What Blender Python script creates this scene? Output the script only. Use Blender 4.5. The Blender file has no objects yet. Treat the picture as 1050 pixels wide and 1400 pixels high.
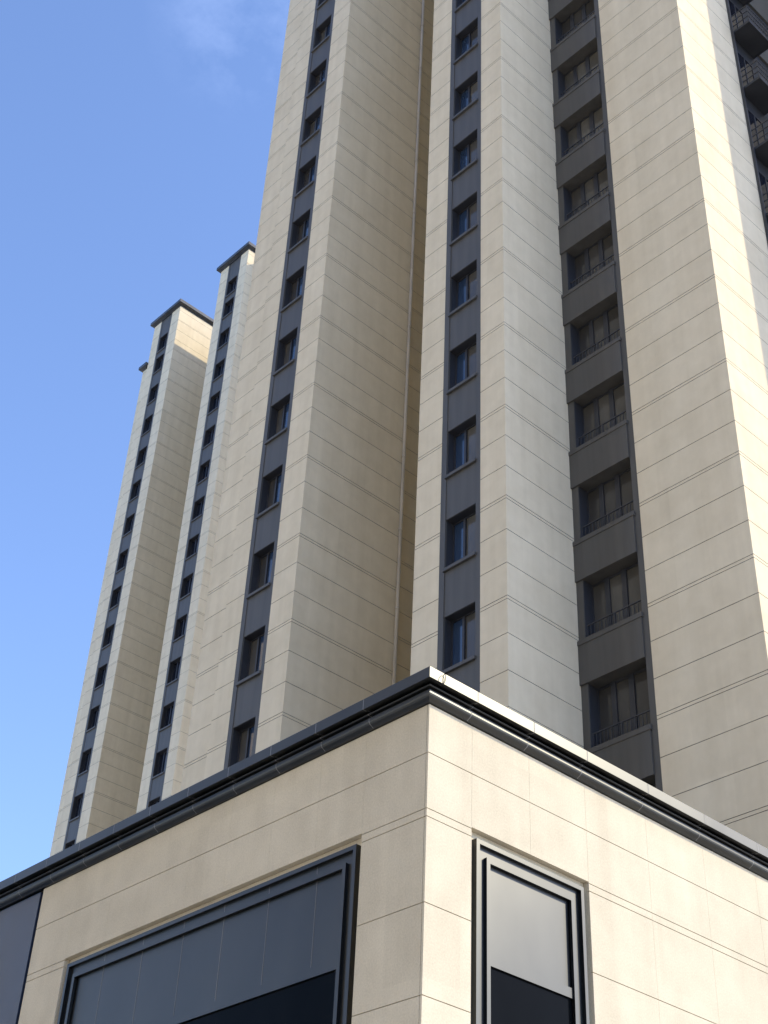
import bpy, bmesh, math, random
from mathutils import Matrix, Vector

random.seed(4)
C = bpy.context.scene.collection
S = bpy.context.scene

# ------------------------------------------------------------------ camera
EYE = 1.6
M = [[0.7262171, -0.6862037, 0.0416317], [0.440124, 0.4175592, -0.7949435], [0.5281094, 0.5956247, 0.6052534]]            # rows: image right, image down, view direction (world axes)
cam_d = bpy.data.cameras.new('camera')
cam = bpy.data.objects.new('camera', cam_d); C.objects.link(cam)
cam_d.sensor_fit = 'VERTICAL'; cam_d.sensor_height = 36.0
cam_d.lens = 36.0 * 1983.491 / 1400.0
cam_d.clip_start = 0.1; cam_d.clip_end = 4000
r, d, v = Vector(M[0]), Vector(M[1]), Vector(M[2])
cam.matrix_world = Matrix(((r.x, -d.x, -v.x, 0), (r.y, -d.y, -v.y, 0), (r.z, -d.z, -v.z, EYE), (0, 0, 0, 1)))
S.camera = cam

# ------------------------------------------------------------------ sky, sun, exposure
SUN = Vector((1.0, -1.0, 0.92)).normalized()
ELEV = math.asin(SUN.z); AZ = math.atan2(SUN.x, SUN.y)      # clockwise from +Y
w = bpy.data.worlds.new('World'); S.world = w; w.use_nodes = True
nt = w.node_tree; N = nt.nodes; L = nt.links
bg = N['Background']
sky = N.new('ShaderNodeTexSky'); sky.sky_type = 'NISHITA'; sky.sun_disc = False
sky.sun_elevation = ELEV; sky.sun_rotation = AZ
sky.air_density = 1.0; sky.dust_density = 0.6; sky.ozone_density = 2.5
bg.inputs['Strength'].default_value = 0.12
# a few faint wisps of cloud
tc = N.new('ShaderNodeTexCoord'); mp = N.new('ShaderNodeMapping'); mp.inputs['Scale'].default_value = (9.0, 9.0, 14.0)
nz = N.new('ShaderNodeTexNoise'); nz.inputs['Scale'].default_value = 1.6; nz.inputs['Detail'].default_value = 7; nz.inputs['Roughness'].default_value = .62
rp = N.new('ShaderNodeValToRGB'); rp.color_ramp.elements[0].position = .44; rp.color_ramp.elements[1].position = 1.0; rp.color_ramp.elements[1].color = (.42, .42, .42, 1)
mx = N.new('ShaderNodeMixRGB'); mx.inputs['Color2'].default_value = (2.6, 3.3, 5.2, 1)
L.new(tc.outputs['Generated'], mp.inputs['Vector']); L.new(mp.outputs['Vector'], nz.inputs['Vector'])
L.new(nz.outputs['Fac'], rp.inputs['Fac']); dt = N.new('ShaderNodeVectorMath'); dt.operation = 'DOT_PRODUCT'; dt.inputs[1].default_value = (0.2952, 0.4836, 0.8240)
mr = N.new('ShaderNodeMapRange'); mr.interpolation_type = 'SMOOTHSTEP'; mr.inputs['From Min'].default_value = .997; mr.inputs['From Max'].default_value = .9999
mk = N.new('ShaderNodeMath'); mk.operation = 'MULTIPLY'
L.new(tc.outputs['Generated'], dt.inputs[0]); L.new(dt.outputs['Value'], mr.inputs['Value']); L.new(mr.outputs['Result'], mk.inputs[0]); L.new(rp.outputs['Color'], mk.inputs[1]); L.new(mk.outputs[0], mx.inputs['Fac'])
tint = N.new('ShaderNodeMixRGB'); tint.blend_type = 'MULTIPLY'; tint.inputs['Fac'].default_value = 1; tint.inputs['Color2'].default_value = (1.0, 1.02, 1.16, 1)
L.new(sky.outputs['Color'], tint.inputs['Color1']); L.new(tint.outputs['Color'], mx.inputs['Color1']); L.new(mx.outputs['Color'], bg.inputs['Color'])

sl = bpy.data.lights.new('sun', 'SUN'); sl.energy = 1.52; sl.angle = math.radians(0.5); sl.color = (1.0, 0.86, 0.59)
so = bpy.data.objects.new('sun', sl); C.objects.link(so); so.location = (60, -60, 90)
so.rotation_euler = (-SUN).to_track_quat('-Z', 'Y').to_euler()
S.view_settings.view_transform = 'Standard'; S.view_settings.look = 'None'
S.view_settings.exposure = 1.40; S.view_settings.gamma = 1.0

# ------------------------------------------------------------------ materials
def new_mat(name):
    m = bpy.data.materials.new(name); m.use_nodes = True
    return m, m.node_tree.nodes, m.node_tree.links, m.node_tree.nodes['Principled BSDF']

def stone_mat(name, dark, light, panel, speckle, streak=.5, rough=.8, bump=.15, off=0.0, grain=85):
    """honed granite / stone-look cladding: per panel tone, cloudy mottling, rain streaks, fine speckle"""
    m, n, l, p = new_mat(name)
    tc = n.new('ShaderNodeTexCoord')
    def noise(scale, detail, vec_scale=(1, 1, 1), rgh=.55):
        mp = n.new('ShaderNodeMapping'); mp.inputs['Scale'].default_value = vec_scale
        t = n.new('ShaderNodeTexNoise'); t.inputs['Scale'].default_value = scale; t.inputs['Detail'].default_value = detail; t.inputs['Roughness'].default_value = rgh
        l.new(tc.outputs['Object'], mp.inputs['Vector']); l.new(mp.outputs['Vector'], t.inputs['Vector']); return t.outputs['Fac']
    def math_(op, a, b):
        q = n.new('ShaderNodeMath'); q.operation = op
        for i, x in enumerate((a, b)):
            if isinstance(x, (int, float)): q.inputs[i].default_value = x
            else: l.new(x, q.inputs[i])
        return q.outputs[0]
    big = noise(.55, 4); mid = noise(2.6, 5); strk = noise(1.0, 4, (2.6, 2.6, .12)); fine = noise(grain, 2)
    # panel tone: one random value per cladding panel
    mp = n.new('ShaderNodeMapping'); mp.inputs['Scale'].default_value = (1 / panel[0], 1 / panel[1], 1 / panel[2]); mp.inputs['Location'].default_value = (.37, .31, off)
    sn = n.new('ShaderNodeVectorMath'); sn.operation = 'FLOOR'
    wn = n.new('ShaderNodeTexWhiteNoise'); wn.noise_dimensions = '3D'
    l.new(tc.outputs['Object'], mp.inputs['Vector']); l.new(mp.outputs['Vector'], sn.inputs[0]); l.new(sn.outputs[0], wn.inputs['Vector'])
    t = math_('MULTIPLY', big, .42); t = math_('ADD', t, math_('MULTIPLY', mid, .38)); t = math_('ADD', t, math_('MULTIPLY', strk, streak))
    t = math_('ADD', t, math_('MULTIPLY', wn.outputs['Value'], .09)); t = math_('ADD', t, math_('MULTIPLY', fine, speckle))
    mean = .5 * (.42 + .38 + streak + .09 + speckle)
    t = math_('ADD', math_('MULTIPLY', math_('SUBTRACT', t, mean), 1.9), .5)
    r = n.new('ShaderNodeValToRGB'); r.color_ramp.elements[0].color = (*dark, 1); r.color_ramp.elements[1].color = (*light, 1)
    l.new(t, r.inputs['Fac']); l.new(r.outputs['Color'], p.inputs['Base Color'])
    p.inputs['Roughness'].default_value = rough; p.inputs['Specular IOR Level'].default_value = .25
    bp = n.new('ShaderNodeBump'); bp.inputs['Strength'].default_value = bump; bp.inputs['Distance'].default_value = .004
    l.new(noise(60, 3), bp.inputs['Height']); l.new(bp.outputs['Normal'], p.inputs['Normal'])
    return m

def metal_mat(name, col, rough=.42, metallic=0.0, spec=.5, var=.2, wavy=.0, streak=False):
    """powder coated metal with slight tone variation and dust"""
    m, n, l, p = new_mat(name)
    tc = n.new('ShaderNodeTexCoord'); t = n.new('ShaderNodeTexNoise'); t.inputs['Scale'].default_value = 1.3; t.inputs['Detail'].default_value = 6
    mp = n.new('ShaderNodeMapping'); mp.inputs['Scale'].default_value = (3.2, 3.2, .22) if streak else (1, 1, .45)
    l.new(tc.outputs['Object'], mp.inputs['Vector']); l.new(mp.outputs['Vector'], t.inputs['Vector'])
    r = n.new('ShaderNodeValToRGB'); a, b = 1 - var, 1 + var
    r.color_ramp.elements[0].position = .3; r.color_ramp.elements[1].position = .7
    r.color_ramp.elements[0].color = (col[0] * a, col[1] * a, col[2] * a, 1); r.color_ramp.elements[1].color = (col[0] * b, col[1] * b, col[2] * b, 1)
    l.new(t.outputs['Fac'], r.inputs['Fac']); l.new(r.outputs['Color'], p.inputs['Base Color'])
    rr = n.new('ShaderNodeMapRange'); rr.inputs['To Min'].default_value = rough - .05; rr.inputs['To Max'].default_value = rough + .07
    l.new(t.outputs['Fac'], rr.inputs['Value']); l.new(rr.outputs['Result'], p.inputs['Roughness'])
    p.inputs['Metallic'].default_value = metallic; p.inputs['Specular IOR Level'].default_value = spec
    if wavy:
        t2 = n.new('ShaderNodeTexNoise'); t2.inputs['Scale'].default_value = 1.1; t2.inputs['Detail'].default_value = 1
        l.new(tc.outputs['Object'], t2.inputs['Vector'])
        bp = n.new('ShaderNodeBump'); bp.inputs['Strength'].default_value = wavy; bp.inputs['Distance'].default_value = .02
        l.new(t2.outputs['Fac'], bp.inputs['Height']); l.new(bp.outputs['Normal'], p.inputs['Normal'])
    return m

def glass_mat(name, col, spec, wavy=.12, var=.25):
    return metal_mat(name, col, rough=.07, spec=spec, var=var, wavy=wavy)

M_TOWER = stone_mat('tower_stone', (.645, .548, .39), (.82, .715, .535), (.9, .9, .983), .05, streak=.45, off=.05)
M_PODIUM = stone_mat('podium_granite', (.485, .427, .322), (.68, .608, .47), (.83, .83, .94), .60, streak=.35, bump=.3, grain=48)
M_SEAL = metal_mat('joint_sealant', (.20, .175, .145), .8)
M_SEAL_L = metal_mat('pale_sealant', (.21, .21, .21), .7)
M_CORE = metal_mat('wall_core', (.045, .042, .04), .9)
M_DARK = metal_mat('charcoal_coated_metal', (.092, .088, .082), .47, spec=.3, var=.13, streak=True)
M_NAVY = metal_mat('dark_navy_coating', (.028, .030, .036), .5, spec=.3)
M_FRAME = metal_mat('window_frame_metal', (.040, .042, .050), .4, spec=.35)
M_ROOF = metal_mat('roof_trim_metal', (.05, .055, .065), .35)
M_PMETAL = metal_mat('podium_metal', (.069, .072, .073), .385, metallic=1.0, wavy=.03, var=.10)
M_PANEL = metal_mat('blue_grey_panel', (.028, .042, .075), .22, spec=.35, wavy=.08, var=.1)
M_BLUE = glass_mat('sky_reflection_glass', (.03, .055, .11), 1.0)  # reflected sky painted into the pane's base colour
M_BROWN = glass_mat('brown_reflection_glass', (.090, .084, .074), .4)  # reflection of the building opposite painted as brown base colour, in three tones
M_BROWN2 = glass_mat('brown_reflection_glass_dark', (.062, .058, .053), .4)
M_BROWN3 = glass_mat('brown_reflection_glass_pale', (.115, .108, .094), .4)
M_DGLASS = glass_mat('dark_glass', (.012, .014, .022), .4)
M_SHOP = glass_mat('black_shop_glass', (.004, .005, .006), .02, wavy=.03)
M_PIPE = metal_mat('pipe_paint', (.52, .47, .40), .5)
M_GROUND = stone_mat('paving', (.50, .465, .40), (.62, .58, .505), (.6, .6, 5), .1, streak=.0)
M_ROAD = metal_mat('asphalt', (.05, .05, .05), .9)
M_WIRE = metal_mat('black_cable', (.02, .02, .02), .85, spec=.1)

# ------------------------------------------------------------------ helpers
class MB:
    """collects boxes, lofts and tubes, builds one mesh"""
    def __init__(s): s.bm = bmesh.new()
    def face(s, pts, mi=0):
        f = s.bm.faces.new([s.bm.verts.new(p) for p in pts]); f.material_index = mi; return f
    def box(s, x0, x1, y0, y1, z0, z1, mi=0):
        v = [s.bm.verts.new(p) for p in ((x0, y0, z0), (x1, y0, z0), (x1, y1, z0), (x0, y1, z0), (x0, y0, z1), (x1, y0, z1), (x1, y1, z1), (x0, y1, z1))]
        for q in ((0, 3, 2, 1), (4, 5, 6, 7), (0, 1, 5, 4), (1, 2, 6, 5), (2, 3, 7, 6), (3, 0, 4, 7)):
            s.bm.faces.new([v[i] for i in q]).material_index = mi
        return s
    def loft(s, poly, levels, cap0=True, cap1=True, mats=None):
        """poly: counter-clockwise plan outline; levels: (z, outward offset)"""
        n = len(poly); rings = []
        nrm = []
        for i in range(n):
            a, b = Vector(poly[i]), Vector(poly[(i + 1) % n]); e = (b - a).normalized(); nrm.append(Vector((e.y, -e.x)))
        for z, o in levels:
            ring = []
            for i in range(n):
                n1, n2 = nrm[i - 1], nrm[i]
                p = Vector(poly[i]) + (n1 + n2) * (o / (1 + n1.dot(n2)))
                ring.append(s.bm.verts.new((p.x, p.y, z)))
            rings.append(ring)
        for k in range(len(rings) - 1):
            for i in range(n):
                j = (i + 1) % n
                f = s.bm.faces.new((rings[k][i], rings[k][j], rings[k + 1][j], rings[k + 1][i]))
                if mats: f.material_index = mats[k]
        if cap0: s.bm.faces.new(rings[0][::-1])
        if cap1: s.bm.faces.new(rings[-1])
        return s
    def tube(s, pts, rad, seg=8, closed=False):
        pts = [Vector(p) for p in pts]; n = len(pts); rings = []
        for i, p in enumerate(pts):
            if closed: t = pts[(i + 1) % n] - pts[i - 1]
            else: t = pts[min(i + 1, n - 1)] - pts[max(i - 1, 0)]
            t.normalize(); u = t.orthogonal().normalized() if not rings else None
            if u is None:
                u = (last - t * last.dot(t)).normalized()
            last = u; w_ = t.cross(u)
            rings.append([s.bm.verts.new(p + (u * math.cos(a) + w_ * math.sin(a)) * rad) for a in [2 * math.pi * k / seg for k in range(seg)]])
        m = n if closed else n - 1
        for i in range(m):
            A, B = rings[i], rings[(i + 1) % n]
            for k in range(seg): s.bm.faces.new((A[k], A[(k + 1) % seg], B[(k + 1) % seg], B[k])).smooth = True
        if not closed: s.bm.faces.new(rings[0][::-1]); s.bm.faces.new(rings[-1])
        return s
    def mesh(s, name, *mats):
        me = bpy.data.meshes.new(name); bmesh.ops.recalc_face_normals(s.bm, faces=s.bm.faces); s.bm.to_mesh(me); s.bm.free()
        for m in mats: me.materials.append(m)
        return me

def put(name, me, parent=None, loc=(0, 0, 0)):
    o = bpy.data.objects.new(name, me); C.objects.link(o); o.parent = parent; o.location = loc; return o
def thing(name, label, cat, loc, group=None):
    o = bpy.data.objects.new(name, None); C.objects.link(o); o.location = loc; o['label'] = label; o['category'] = cat
    if group: o['group'] = group
    return o

# ------------------------------------------------------------------ ground
def sheet(name, x0, x1, y0, y1, z, m):
    b = MB(); b.face(((x0, y0, z), (x1, y0, z), (x1, y1, z), (x0, y1, z))); o = put(name, b.mesh(name, m)); o['kind'] = 'structure'
sheet('ground', -1500, 1500, -1500, 1500, -.15, M_GROUND)
b = MB(); b.box(-60, 140, -60, 160, -.12, 0); o = put('pavement', b.mesh('pavement', M_GROUND)); o['kind'] = 'structure'

# ------------------------------------------------------------------ apartment towers
FL = 2.95
TOP = 77.98; LOWTOP = 73.9
def groove_levels(z0, z1, w_=.0075, dp=.016):
    js = []
    for n in range(-8, 30):
        zl = 17.55 + FL * n
        js += [zl - .046, zl + .046, zl + .983, zl + 1.967]
    lv = [(z0, 0)]; mats = []
    for j in sorted(js):
        if z0 + .05 < j < z1 - .05:
            lv += [(j - w_, 0), (j - w_, -dp), (j + w_, -dp), (j + w_, 0)]; mats += [0, 1, 1, 1]
    lv.append((z1, 0)); mats.append(0)
    return lv, mats
_cache = {}
def cached(key, fn):
    if key not in _cache: _cache[key] = fn()
    return _cache[key]

def wall(poly, z0, z1, name):
    def mk():
        lv, mats = groove_levels(z0, z1); return MB().loft(poly, lv, mats=mats).mesh(name, M_TOWER, M_SEAL)
    return cached((name, tuple(poly), z1), mk)
def trim(poly, z, name):
    lv = [(z - .02, -.02), (z - .02, .05), (z + .07, .05), (z + .09, .16), (z + .13, .16), (z + .14, .27), (z + .40, .27), (z + .42, .24)]
    return cached((name, tuple(poly)), lambda: MB().loft(poly, lv).mesh(name, M_ROOF))

PW = .13     # pier width beside the strip windows
def strip_frame(y0, y1, z0, z1, x):
    b = MB(); b.box(x + .003, x + .58, y0 + .002, y0 + .16, z0, z1); b.box(x + .003, x + .58, y1 - .18, y1 - .002, z0, z1); b.box(x + .50, x + .57, y0 + .16, y1 - .18, z0, z1, 1)
    return b.mesh('strip_frame', M_DARK, M_FRAME)
def narrow_window(tower, y0, y1, z, h, kind):
    """two pane window in the dark strip; z = bottom of the sill"""
    a, c = y0 + .16, y1 - .18
    dx = .27
    def frame():
        b = MB(); t = .055
        zb = .09
        b.box(dx, dx + .06, a, a + t, zb, h); b.box(dx, dx + .06, c - t, c, zb, h)
        b.box(dx, dx + .06, a + t, c - t, zb, zb + t); b.box(dx, dx + .06, a + t, c - t, h - t, h)
        m = a + (c - a) * .59
        b.box(dx - .02, dx + .06, m - .035, m + .035, zb + t, h - t)
        b.box(dx + .08, dx + .10, a, c, zb, h)
        # lining of the reveal
        b.box(.06, dx, c - .015, c + .01, zb, h); b.box(.06, dx, a - .01, a + .012, zb, h); b.box(.05, dx, a, c, h - .012, h + .02)
        return b.mesh('window', M_FRAME)
    def pane(which):
        t = .055; m = a + (c - a) * .59; zb = .09
        lo, hi = (a + t, m - .035) if which == 0 else (m + .035, c - t)
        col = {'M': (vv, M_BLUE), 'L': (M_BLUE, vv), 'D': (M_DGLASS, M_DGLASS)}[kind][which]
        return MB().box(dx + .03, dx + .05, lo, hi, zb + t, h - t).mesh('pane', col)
    def sill():
        return MB().box(-.05, dx + .05, a - .02, c + .02, 0, .09).mesh('sill', M_DARK)
    win = put('window', cached(('wf', y0, h), frame), tower, (0, 0, z))
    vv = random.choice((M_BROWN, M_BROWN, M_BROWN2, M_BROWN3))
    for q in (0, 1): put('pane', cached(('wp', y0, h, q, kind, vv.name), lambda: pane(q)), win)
    put('sill', cached(('ws', y0), sill), win)
def spandrel(tower, y0, y1, z0, z1, x):
    a, c = y0 + .16, y1 - .18
    me = cached(('sp', y0, round(z1 - z0, 3), x), lambda: MB().box(x + .025, x + .33, a, c, 0, z1 - z0).mesh('spandrel_panel', M_DARK))
    put('spandrel_panel', me, tower, (0, 0, z0))
def window_strip(tower, y0, y1, zs, h, kind, zbot, ztop):
    put('strip_frame', cached(('sf', y0, zbot, ztop), lambda: strip_frame(y0, y1, zbot, ztop, 0)), tower)
    heads = [zbot] + [z + h for z in zs]
    for z in zs: narrow_window(tower, y0, y1, z, h, kind)
    for lo, hi in zip(heads, list(zs) + [ztop]): spandrel(tower, y0, y1, lo, hi, 0)

# bay of wide windows (local: plane x = 2.5, y -2.11 .. 0)
BX, BY0, BY1 = 2.5, -2.11, 0.0
def bay(tower, zs, zbot, ztop):
    h = 1.865; a, c = BY0 + .19, -.21
    put('bay_frame', MB().box(BX + .02, BX + .4, BY0, a, zbot, ztop).box(BX + .02, BX + .4, c, BY1, zbot, ztop).box(BX + .42, BX + .5, BY0, BY1, zbot, ztop).mesh('bay_frame', M_DARK), tower)
    dx = BX + .36
    panes = [(a + .05, -1.30), (-1.15, -.77), (-.63, c - .03)]
    def frame():
        b = MB(); zb = .13
        ys = [a] + [q for p in panes for q in p] + [c]
        for k in range(0, len(ys), 2): b.box(dx - .02, dx + .05, ys[k], ys[k + 1], zb, h)
        for p in panes: b.box(dx, dx + .05, p[0], p[1], zb, zb + .06); b.box(dx, dx + .05, p[0], p[1], h - .06, h)
        b.box(BX + .05, dx, c - .012, c + .01, zb, h); b.box(BX + .05, dx, a - .01, a + .012, zb, h)
        return b.mesh('window', M_FRAME)
    def rail():
        b = MB(); x = BX + .10; zt = .57
        b.box(x - .015, x + .015, a, c, zt - .03, zt); b.box(x - .01, x + .01, a, c, .20, .22)
        k = 0
        while a + .05 + k * .11 < c:
            y = a + .05 + k * .11; b.box(x - .008, x + .008, y - .008, y + .008, .13, zt - .03); k += 1
        for y in (a + .02, c - .02, (a + c) / 2): b.box(x - .018, x + .018, y - .018, y + .018, .13, zt)
        return b.mesh('railing', M_FRAME)
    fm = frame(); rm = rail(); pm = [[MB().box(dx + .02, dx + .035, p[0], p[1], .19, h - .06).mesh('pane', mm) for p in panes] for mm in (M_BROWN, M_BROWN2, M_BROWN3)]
    sm = MB().box(BX - .05, dx + .05, a - .03, BY1 - .003, 0, .13).mesh('sill', M_DARK)
    for z in zs:
        win = put('window', fm, tower, (0, 0, z))
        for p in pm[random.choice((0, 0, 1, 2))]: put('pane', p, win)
        put('sill', sm, win); put('railing', rm, win)
    heads = [zbot] + [z + h for z in zs]
    for lo, hi in zip(heads, list(zs) + [ztop]):
        me = cached(('bsp', round(hi - lo, 3)), lambda: MB().box(BX - .03, BX + .42, a, BY1 - .003, 0, hi - lo).mesh('spandrel_panel', M_DARK))
        put('spandrel_panel', me, tower, (0, 0, lo))

def tower(label, loc, zs_M, zs_L, kinds, zbot, near):
    t = thing('apartment_tower', label, 'tower', loc, 'beige apartment towers with dark window strips')
    z0 = -1.0
    # plan outlines (counter-clockwise), x away to the right, y away to the left
    wing_m = [(0, 0), (9, 0), (9, 3.19), (0, 3.19), (0, 2.28), (.6, 2.28), (.6, .87), (0, .87)]
    wing_l = [(0, 8.08), (3.97, 8.08), (3.97, 10.0), (9, 10.0), (9, 11.33), (0, 11.33), (0, 10.46), (.6, 10.46), (.6, 9.10), (0, 9.10)]
    ye = 12.53 if near else 12.0
    step = [(.09, 11.331), (8, 11.331), (8, ye), (.09, ye)]
    slot = [(8.0, 3.191), (9, 3.191), (9, 9.999), (8.0, 9.999)]
    wing_r = [(2.5, -5.04), (5.52, -5.04), (5.52, -2.9), (9, -2.9), (9, -.001), (3.1, -.001), (3.1, -2.11), (2.5, -2.11)]
    for p, zt in ((wing_m, TOP), (wing_l, TOP), (step, LOWTOP), (slot, TOP), (wing_r, TOP)):
        put('wall', wall(p, z0, zt, 'wall'), t)
    for p, zt in (([(0, 0), (9, 0), (9, 3.19), (0, 3.19)], TOP), ([(0, 8.08), (9, 8.08), (9, 11.33), (0, 11.33)], TOP),
                  ([(.09, 11.61), (8, 11.61), (8, ye), (.09, ye)], LOWTOP), ([(2.5, -5.04), (9, -5.04), (9, -.4), (2.5, -.4)], TOP)):
        put('roof_trim', trim(p, zt, 'roof_trim'), t)
    window_strip(t, .87, 2.28, zs_M, 1.63, kinds[0], zbot, TOP - .03)
    window_strip(t, 9.10, 10.46, zs_L, 1.63, kinds[1], zbot, TOP - .03)
    # rain pipe in the slot
    if near:
        b = MB(); b.tube([(3.86, 7.985, 1), (3.86, 7.985, TOP - 1)], .06, 12)
        for n in range(0, 26): b.tube([(3.86, 7.985, 2 + n * 2.95), (3.86, 7.985, 2.10 + n * 2.95)], .072, 12)
        for n in range(0, 26): b.box(3.83, 3.89, 7.99, 8.085, 2.7 + n * 2.95, 2.74 + n * 2.95)
        put('rain_pipe', b.mesh('rain_pipe', M_PIPE), t)
    return t

t1 = tower('tallest, nearest beige apartment tower, rising out of the frame behind the podium', (20.68, 18.87, 0),
           [19.23 + FL * k for k in range(-2, 14)], [19.25 + FL * k for k in range(-2, 14)], ('M', 'L'), 8.0, True)
bay(t1, [17.32 + FL * k for k in range(-2, 14)], 8.0, TOP - .03)

z2 = [35.35 + 1.6 + FL * k for k in range(-2, 13)]
t2 = tower('farther, lower-looking beige apartment tower against the sky, dark roof trim visible', (39.4, 60.4, .77),
           z2 + [73.67 - .77 + 1.6], z2 + [73.67 - .77 + 1.6], ('D', 'D'), 28.0, False)

# right end of the near tower: recessed dark wall with ledges, then the next wing
def right_end(t):
    x0 = 5.52; yb = -5.0
    put('dark_wall', MB().box(x0, 10.18, yb + .02, yb + 1.2, -1, TOP - .03).mesh('dark_wall', M_NAVY), t)
    put('edge_trim', MB().box(x0 - .0, x0 + .07, yb - .12, yb + .02, -1, TOP - .03).mesh('edge_trim', M_FRAME), t)
    lm = MB().box(x0 + .07, x0 + 1.3, yb - .68, yb + .02, 0, .10).box(x0 + .05, x0 + 1.33, yb - .72, yb - .68, -.03, .13).box(x0 + 1.3, x0 + 1.34, yb - .68, yb + .02, -.03, .13).mesh('ledge', M_NAVY)
    b = MB()
    for z in (.35, .62, .9): b.box(x0 + .08, x0 + 1.32, yb - .705, yb - .68, z, z + .03); b.box(x0 + 1.30, x0 + 1.325, yb - .68, yb, z, z + .03); b.box(x0 + .08, x0 + .105, yb - .68, yb, z, z + .03)
    for k in range(12): b.box(x0 + .1 + k * .11, x0 + .115 + k * .11, yb - .70, yb - .685, .13, .9)
    rm = b.mesh('railing', M_FRAME)
    wf = MB(); wf.box(x0 + .12, x0 + .18, yb - .03, yb + .02, 0, 1.9).box(x0 + 1.05, x0 + 1.11, yb - .03, yb + .02, 0, 1.9).box(x0 + .18, x0 + 1.05, yb - .03, yb + .02, 0, .06).box(x0 + .18, x0 + 1.05, yb - .03, yb + .02, 1.84, 1.9).box(x0 + .58, x0 + .63, yb - .03, yb + .02, .06, 1.84)
    wf = wf.mesh('window', M_FRAME)
    wp = MB().box(x0 + .18, x0 + 1.05, yb - .01, yb + .01, .06, 1.84).mesh('pane', M_DGLASS)
    pf = MB().box(x0 + 1.55, x0 + 3.2, yb - .05, yb + .02, .25, 1.95).mesh('wall_panel', M_DARK)
    for k in range(4, 14):
        z = 41.34 + 1.6 + FL * (k - 9)
        led = put('ledge', lm, t, (0, 0, z)); put('railing', rm, led)
        win = put('window', wf, t, (0, 0, z + .35)); put('pane', wp, win)
        put('wall_panel', pf, t, (0, 0, z + .2))
    nw = [(10.2, -10.97), (19, -10.97), (19, 0), (10.2, 0)]
    put('wall', wall(nw, -1.0, TOP, 'wall'), t)
    put('roof_trim', trim(nw, TOP, 'roof_trim'), t)
right_end(t1)

# ------------------------------------------------------------------ podium building
PX, PY = 9.736, 10.060
px1, py1 = 19.4, 44.0
pod = thing('podium_building', 'low granite-clad podium with dark cornice and large dark windows at the street corner', 'building', (PX, PY, 0))
# everything below in podium coordinates: x right along the sunny face, y left along the shaded face
Zt = 9.62                                    # top of the stone
rows = [(9.024, Zt)]
doubles = (8.280, 8.372)
def row_list(low):
    r_ = []; z = doubles[0]
    while z > low:
        r_.append((max(z - .94, 0), z)); z -= .94
    return r_
G = .0045; VG = .0008; TH = .03
def panels_x(b, cols, z0, z1, skip=None):      # on the sunny face (plane y = 0)
    for c0, c1 in zip(cols[:-1], cols[1:]):
        b.box(c0 + (VG if c0 > 0 else 0), c1 - VG, 0, TH, z0 + G, z1 - G)
def panels_y(b, cols, z0, z1):                 # on the shaded face (plane x = 0)
    for c0, c1 in zip(cols[:-1], cols[1:]):
        b.box(0, TH, c0 + VG, c1 - VG, z0 + G, z1 - G)
wx0, wx1, wz = .679, 2.609, 8.39             # sunny opening
wy0, wy1 = 1.010, 6.850                       # shaded opening
yend = 7.77
colsx = [0, wx0, 1.624, wx1, 3.762, 4.922, 6.064, 7.2, 8.35, px1 - PX]
left_x = [0, wx0]; right_x = colsx[3:]
b = MB()
panels_x(b, colsx, 9.024, Zt)
panels_x(b, left_x, doubles[1], 9.024); panels_x(b, [wx0, 1.624, wx1], wz - G, 9.024); panels_x(b, right_x, doubles[1], 9.024)
for part in (left_x, right_x):
    panels_x(b, part, doubles[0], doubles[1])
    for z0, z1 in row_list(0): panels_x(b, part, z0, z1)
vy = [wy0, 1.787, 2.625, 3.454, 4.246, 5.093, 5.94, wy1]
colsy = [TH + .006] + vy + [yend]
panels_y(b, colsy, 9.024, Zt)
panels_y(b, colsy[:2], doubles[1], 9.024); panels_y(b, vy, wz - G, 9.024); panels_y(b, [wy1, yend], doubles[1], 9.024)
for part in (colsy[:2], [wy1, yend]):
    panels_y(b, part, doubles[0], doubles[1])
    for z0, z1 in row_list(0): panels_y(b, part, z0, z1)
# returns of the cladding into the two openings
RD = .078
b.box(wx0 + .0, wx1, TH + .002, RD, wz + .0, wz + .03); b.box(wx1 + .001, wx1 + .03, TH + .002, RD, 0, wz - .001); b.box(wx0 - .03, wx0 - .001, TH + .002, RD, 0, wz - .001)
b.box(TH + .002, RD, wy0, wy1, wz, wz + .03); b.box(TH + .002, RD, wy1 + .001, wy1 + .03, 0, wz - .001); b.box(TH + .002, RD, wy0 - .03, wy0 - .001, 0, wz - .001)
b.box(wx0, wx1, RD + .001, RD + .03, 0, wz); b.box(RD + .001, RD + .03, wy0, wy1, 0, wz)
bmesh.ops.bevel(b.bm, geom=[e for e in b.bm.edges], offset=.0010, segments=1, affect='EDGES', clamp_overlap=True)
put('stone_cladding', b.mesh('stone_cladding', M_PODIUM), pod)
b = MB()
D0 = TH + .012; D1 = .8
b.box(D0, wx0 - .03, D0, D1, 0, Zt); b.box(wx0 - .03, wx1 + .03, D0, D1, wz + .03, Zt); b.box(wx1 + .03, px1 - PX, D0, D1, 0, Zt); b.box(wx0 - .03, wx1 + .03, RD + .04, D1, 0, wz + .03)
b.box(D0, D1, D1, wy0 - .03, 0, Zt); b.box(D0, D1, wy0 - .03, wy1 + .03, wz + .03, Zt); b.box(D0, D1, wy1 + .03, py1 - PY, 0, Zt); b.box(RD + .04, D1, wy0 - .03, wy1 + .03, 0, wz + .03)
b.box(D1, px1 - PX, D1, py1 - PY, 0, Zt - .01)
put('wall_core', b.mesh('wall_core', M_CORE), pod)

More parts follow.
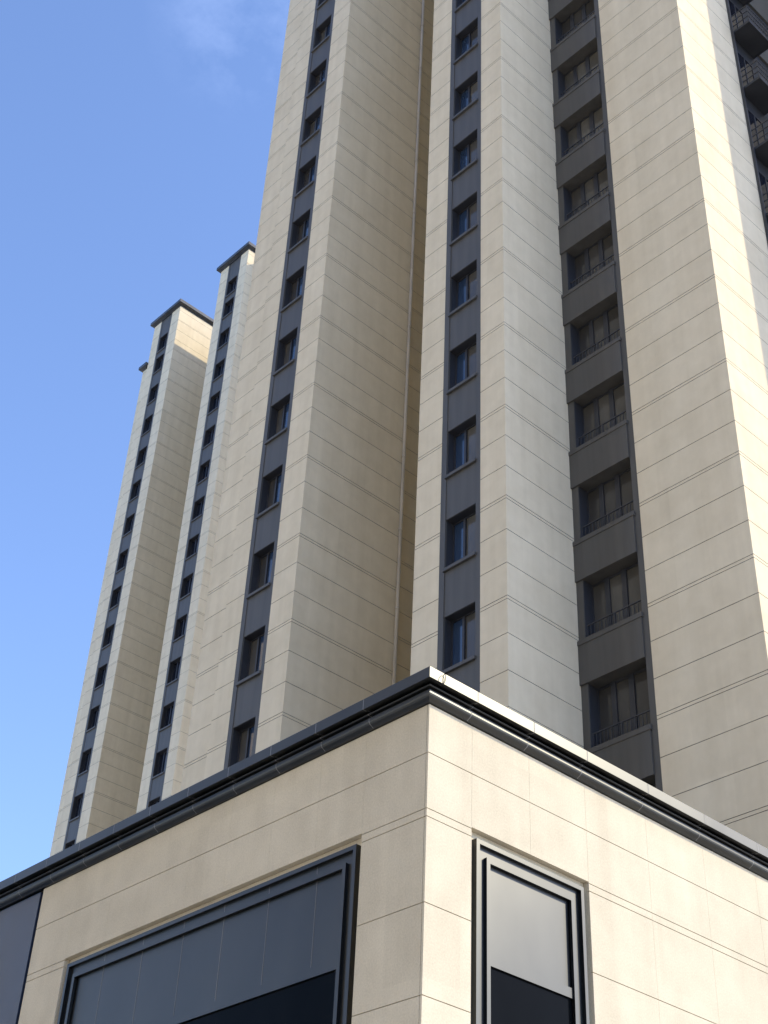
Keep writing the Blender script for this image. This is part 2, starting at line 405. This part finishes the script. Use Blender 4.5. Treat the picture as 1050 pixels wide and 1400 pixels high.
# moulded dark cornice
prof = [(9.622, -.02), (9.622, .030), (9.632, .042), (9.642, .062), (9.652, .080), (9.668, .093), (9.686, .100), (9.722, .100), (9.724, .066),
        (9.756, .066), (9.758, .112), (9.766, .120), (9.775, .120), (9.782, .112), (9.784, .056), (9.812, .056), (9.812, .140), (9.796, .144), (9.796, .198), (9.798, .200), (9.930, .200), (9.935, .195), (9.936, .14)]
outline = [(0, 0), (px1 - PX, 0), (px1 - PX, py1 - PY), (0, py1 - PY)]
b = MB(); b.loft(outline, prof)
def joint_strip(axis, pos):
    q = [(o_ + .0014, z_) for z_, o_ in prof[1:-1]]
    for (e0, za), (e1, zb_) in zip(q[:-1], q[1:]):
        dz = -.0018 if abs(za - zb_) < 1e-4 else 0
        if axis == 'y': b.face(((-e0, pos - .005, za + dz), (-e0, pos + .005, za + dz), (-e1, pos + .005, zb_ + dz), (-e1, pos - .005, zb_ + dz)), 1)
        else: b.face(((pos - .005, -e0, za + dz), (pos + .005, -e0, za + dz), (pos + .005, -e1, zb_ + dz), (pos - .005, -e1, zb_ + dz)), 1)
for k in range(0, 38): joint_strip('y', .876 + .825 * k)
for x in (.565, 1.506, 2.448, 3.60, 4.75, 5.9, 7.05, 8.2): joint_strip('x', x)
put('cornice', b.mesh('cornice', M_PMETAL, M_SEAL_L), pod)

# big framed windows: outer ring, flat, inner ring, spandrel sheet, transom, glass
def ring(b, P, u0, u1, z0, z1, wd, d0, d1):
    """picture-frame ring (three sided, open at the ground) from depth d0 (front) to d1"""
    P(b, u0, u0 + wd, z0, z1, d0, d1); P(b, u1 - wd, u1, z0, z1, d0, d1); P(b, u0 + wd, u1 - wd, z1 - wd, z1, d0, d1)
def framed_window(P, u0, u1, zt, joints):
    b = MB()
    m = .085
    ring(b, P, u0 + m, u1 - m, 0, zt - m - .01, .05, .006, RD)                 # outer ring
    ring(b, P, u0 + m + .05, u1 - m - .05, 0, zt - m - .06, .155, .053, RD)     # flat
    ring(b, P, u0 + m + .165, u1 - m - .165, 0, zt - m - .175, .055, .013, .0525)  # inner ring
    a0, a1 = u0 + m + .205, u1 - m - .205
    P(b, a0 + .015, a1 - .015, 6.972, 7.085, .035, RD)                           # transom
    win = put('window', b.mesh('window', M_PMETAL), pod)
    b = MB(); e = [a0] + joints + [a1]
    for x0, x1 in zip(e[:-1], e[1:]): P(b, x0 + .002, x1 - .002, 7.0851, zt - m - .06 - .155, .062, .0775)
    if joints:
        for j in joints: P(b, j - .0045, j + .0045, 7.0851, zt - m - .06 - .155, .0610, .077)
    put('spandrel_sheet', b.mesh('spandrel_sheet', M_PMETAL), win)
    if joints:
        for j in joints:
            b = MB(); P(b, j - .0035, j + .0035, 7.0851, zt - m - .22, .0604, .07); put('sealant_line', b.mesh('sealant_line', M_SEAL_L), win)
            b = MB(); P(b, j - .0035, j + .0035, zt - m - .172, zt - m - .062, .0522, .06); put('sealant_line', b.mesh('sealant_line', M_SEAL_L), win)
    b = MB(); P(b, a0, a1, 0, 6.9719, .062, .0775); put('pane', b.mesh('pane', M_SHOP), win)
    return win
def PXf(b, u0, u1, z0, z1, d0, d1): b.box(u0, u1, d0, d1, z0, z1)
def PYf(b, u0, u1, z0, z1, d0, d1): b.box(d0, d1, u0, u1, z0, z1)
framed_window(PXf, wx0, wx1, wz, [])
framed_window(PYf, wy0, wy1, wz, vy[1:-1])

# blue-grey panel wall beyond the stone
b = MB()
yy = yend + .085
while yy < py1 - PY:
    b.box(.006, .04, yy, min(yy + 4.2, py1 - PY) - .02, 0, 9.598); yy += 4.2
put('metal_panel', b.mesh('metal_panel', M_PANEL), pod)

# loop of cable tied to the cornice corner
b = MB(); pts = []
for k in range(28):
    a = 2 * math.pi * k / 28
    pts.append((.03 * math.cos(a) + .012 * math.sin(a), .012 * math.cos(a), .062 * math.sin(a)))
b.tube(pts, .0042, 6, True)
b.tube([(-.012, 0, -.06), (-.03, .01, -.075), (-.045, .03, -.08)], .008, 6)
lp = put('cable_loop', b.mesh('cable_loop', M_WIRE), None, (PX + .0, PY - .222, 9.845))
lp['label'] = 'thin black loop of cable hanging on the sunlit corner of the cornice'; lp['category'] = 'cable'

# the towers across the street (unseen, guessed from the brown panes; added and packed to bounce sunlight onto shaded faces)
for y in (97.0, 41.0, 20.0, -1.0):
    o = tower('unseen beige tower across the street, guessed from the panes, added for bounce light', (-24.0, y, 0), [], [], ('D', 'D'), 8.0, False)
    o.rotation_euler.z = math.pi; o['group'] = 'towers across the street'
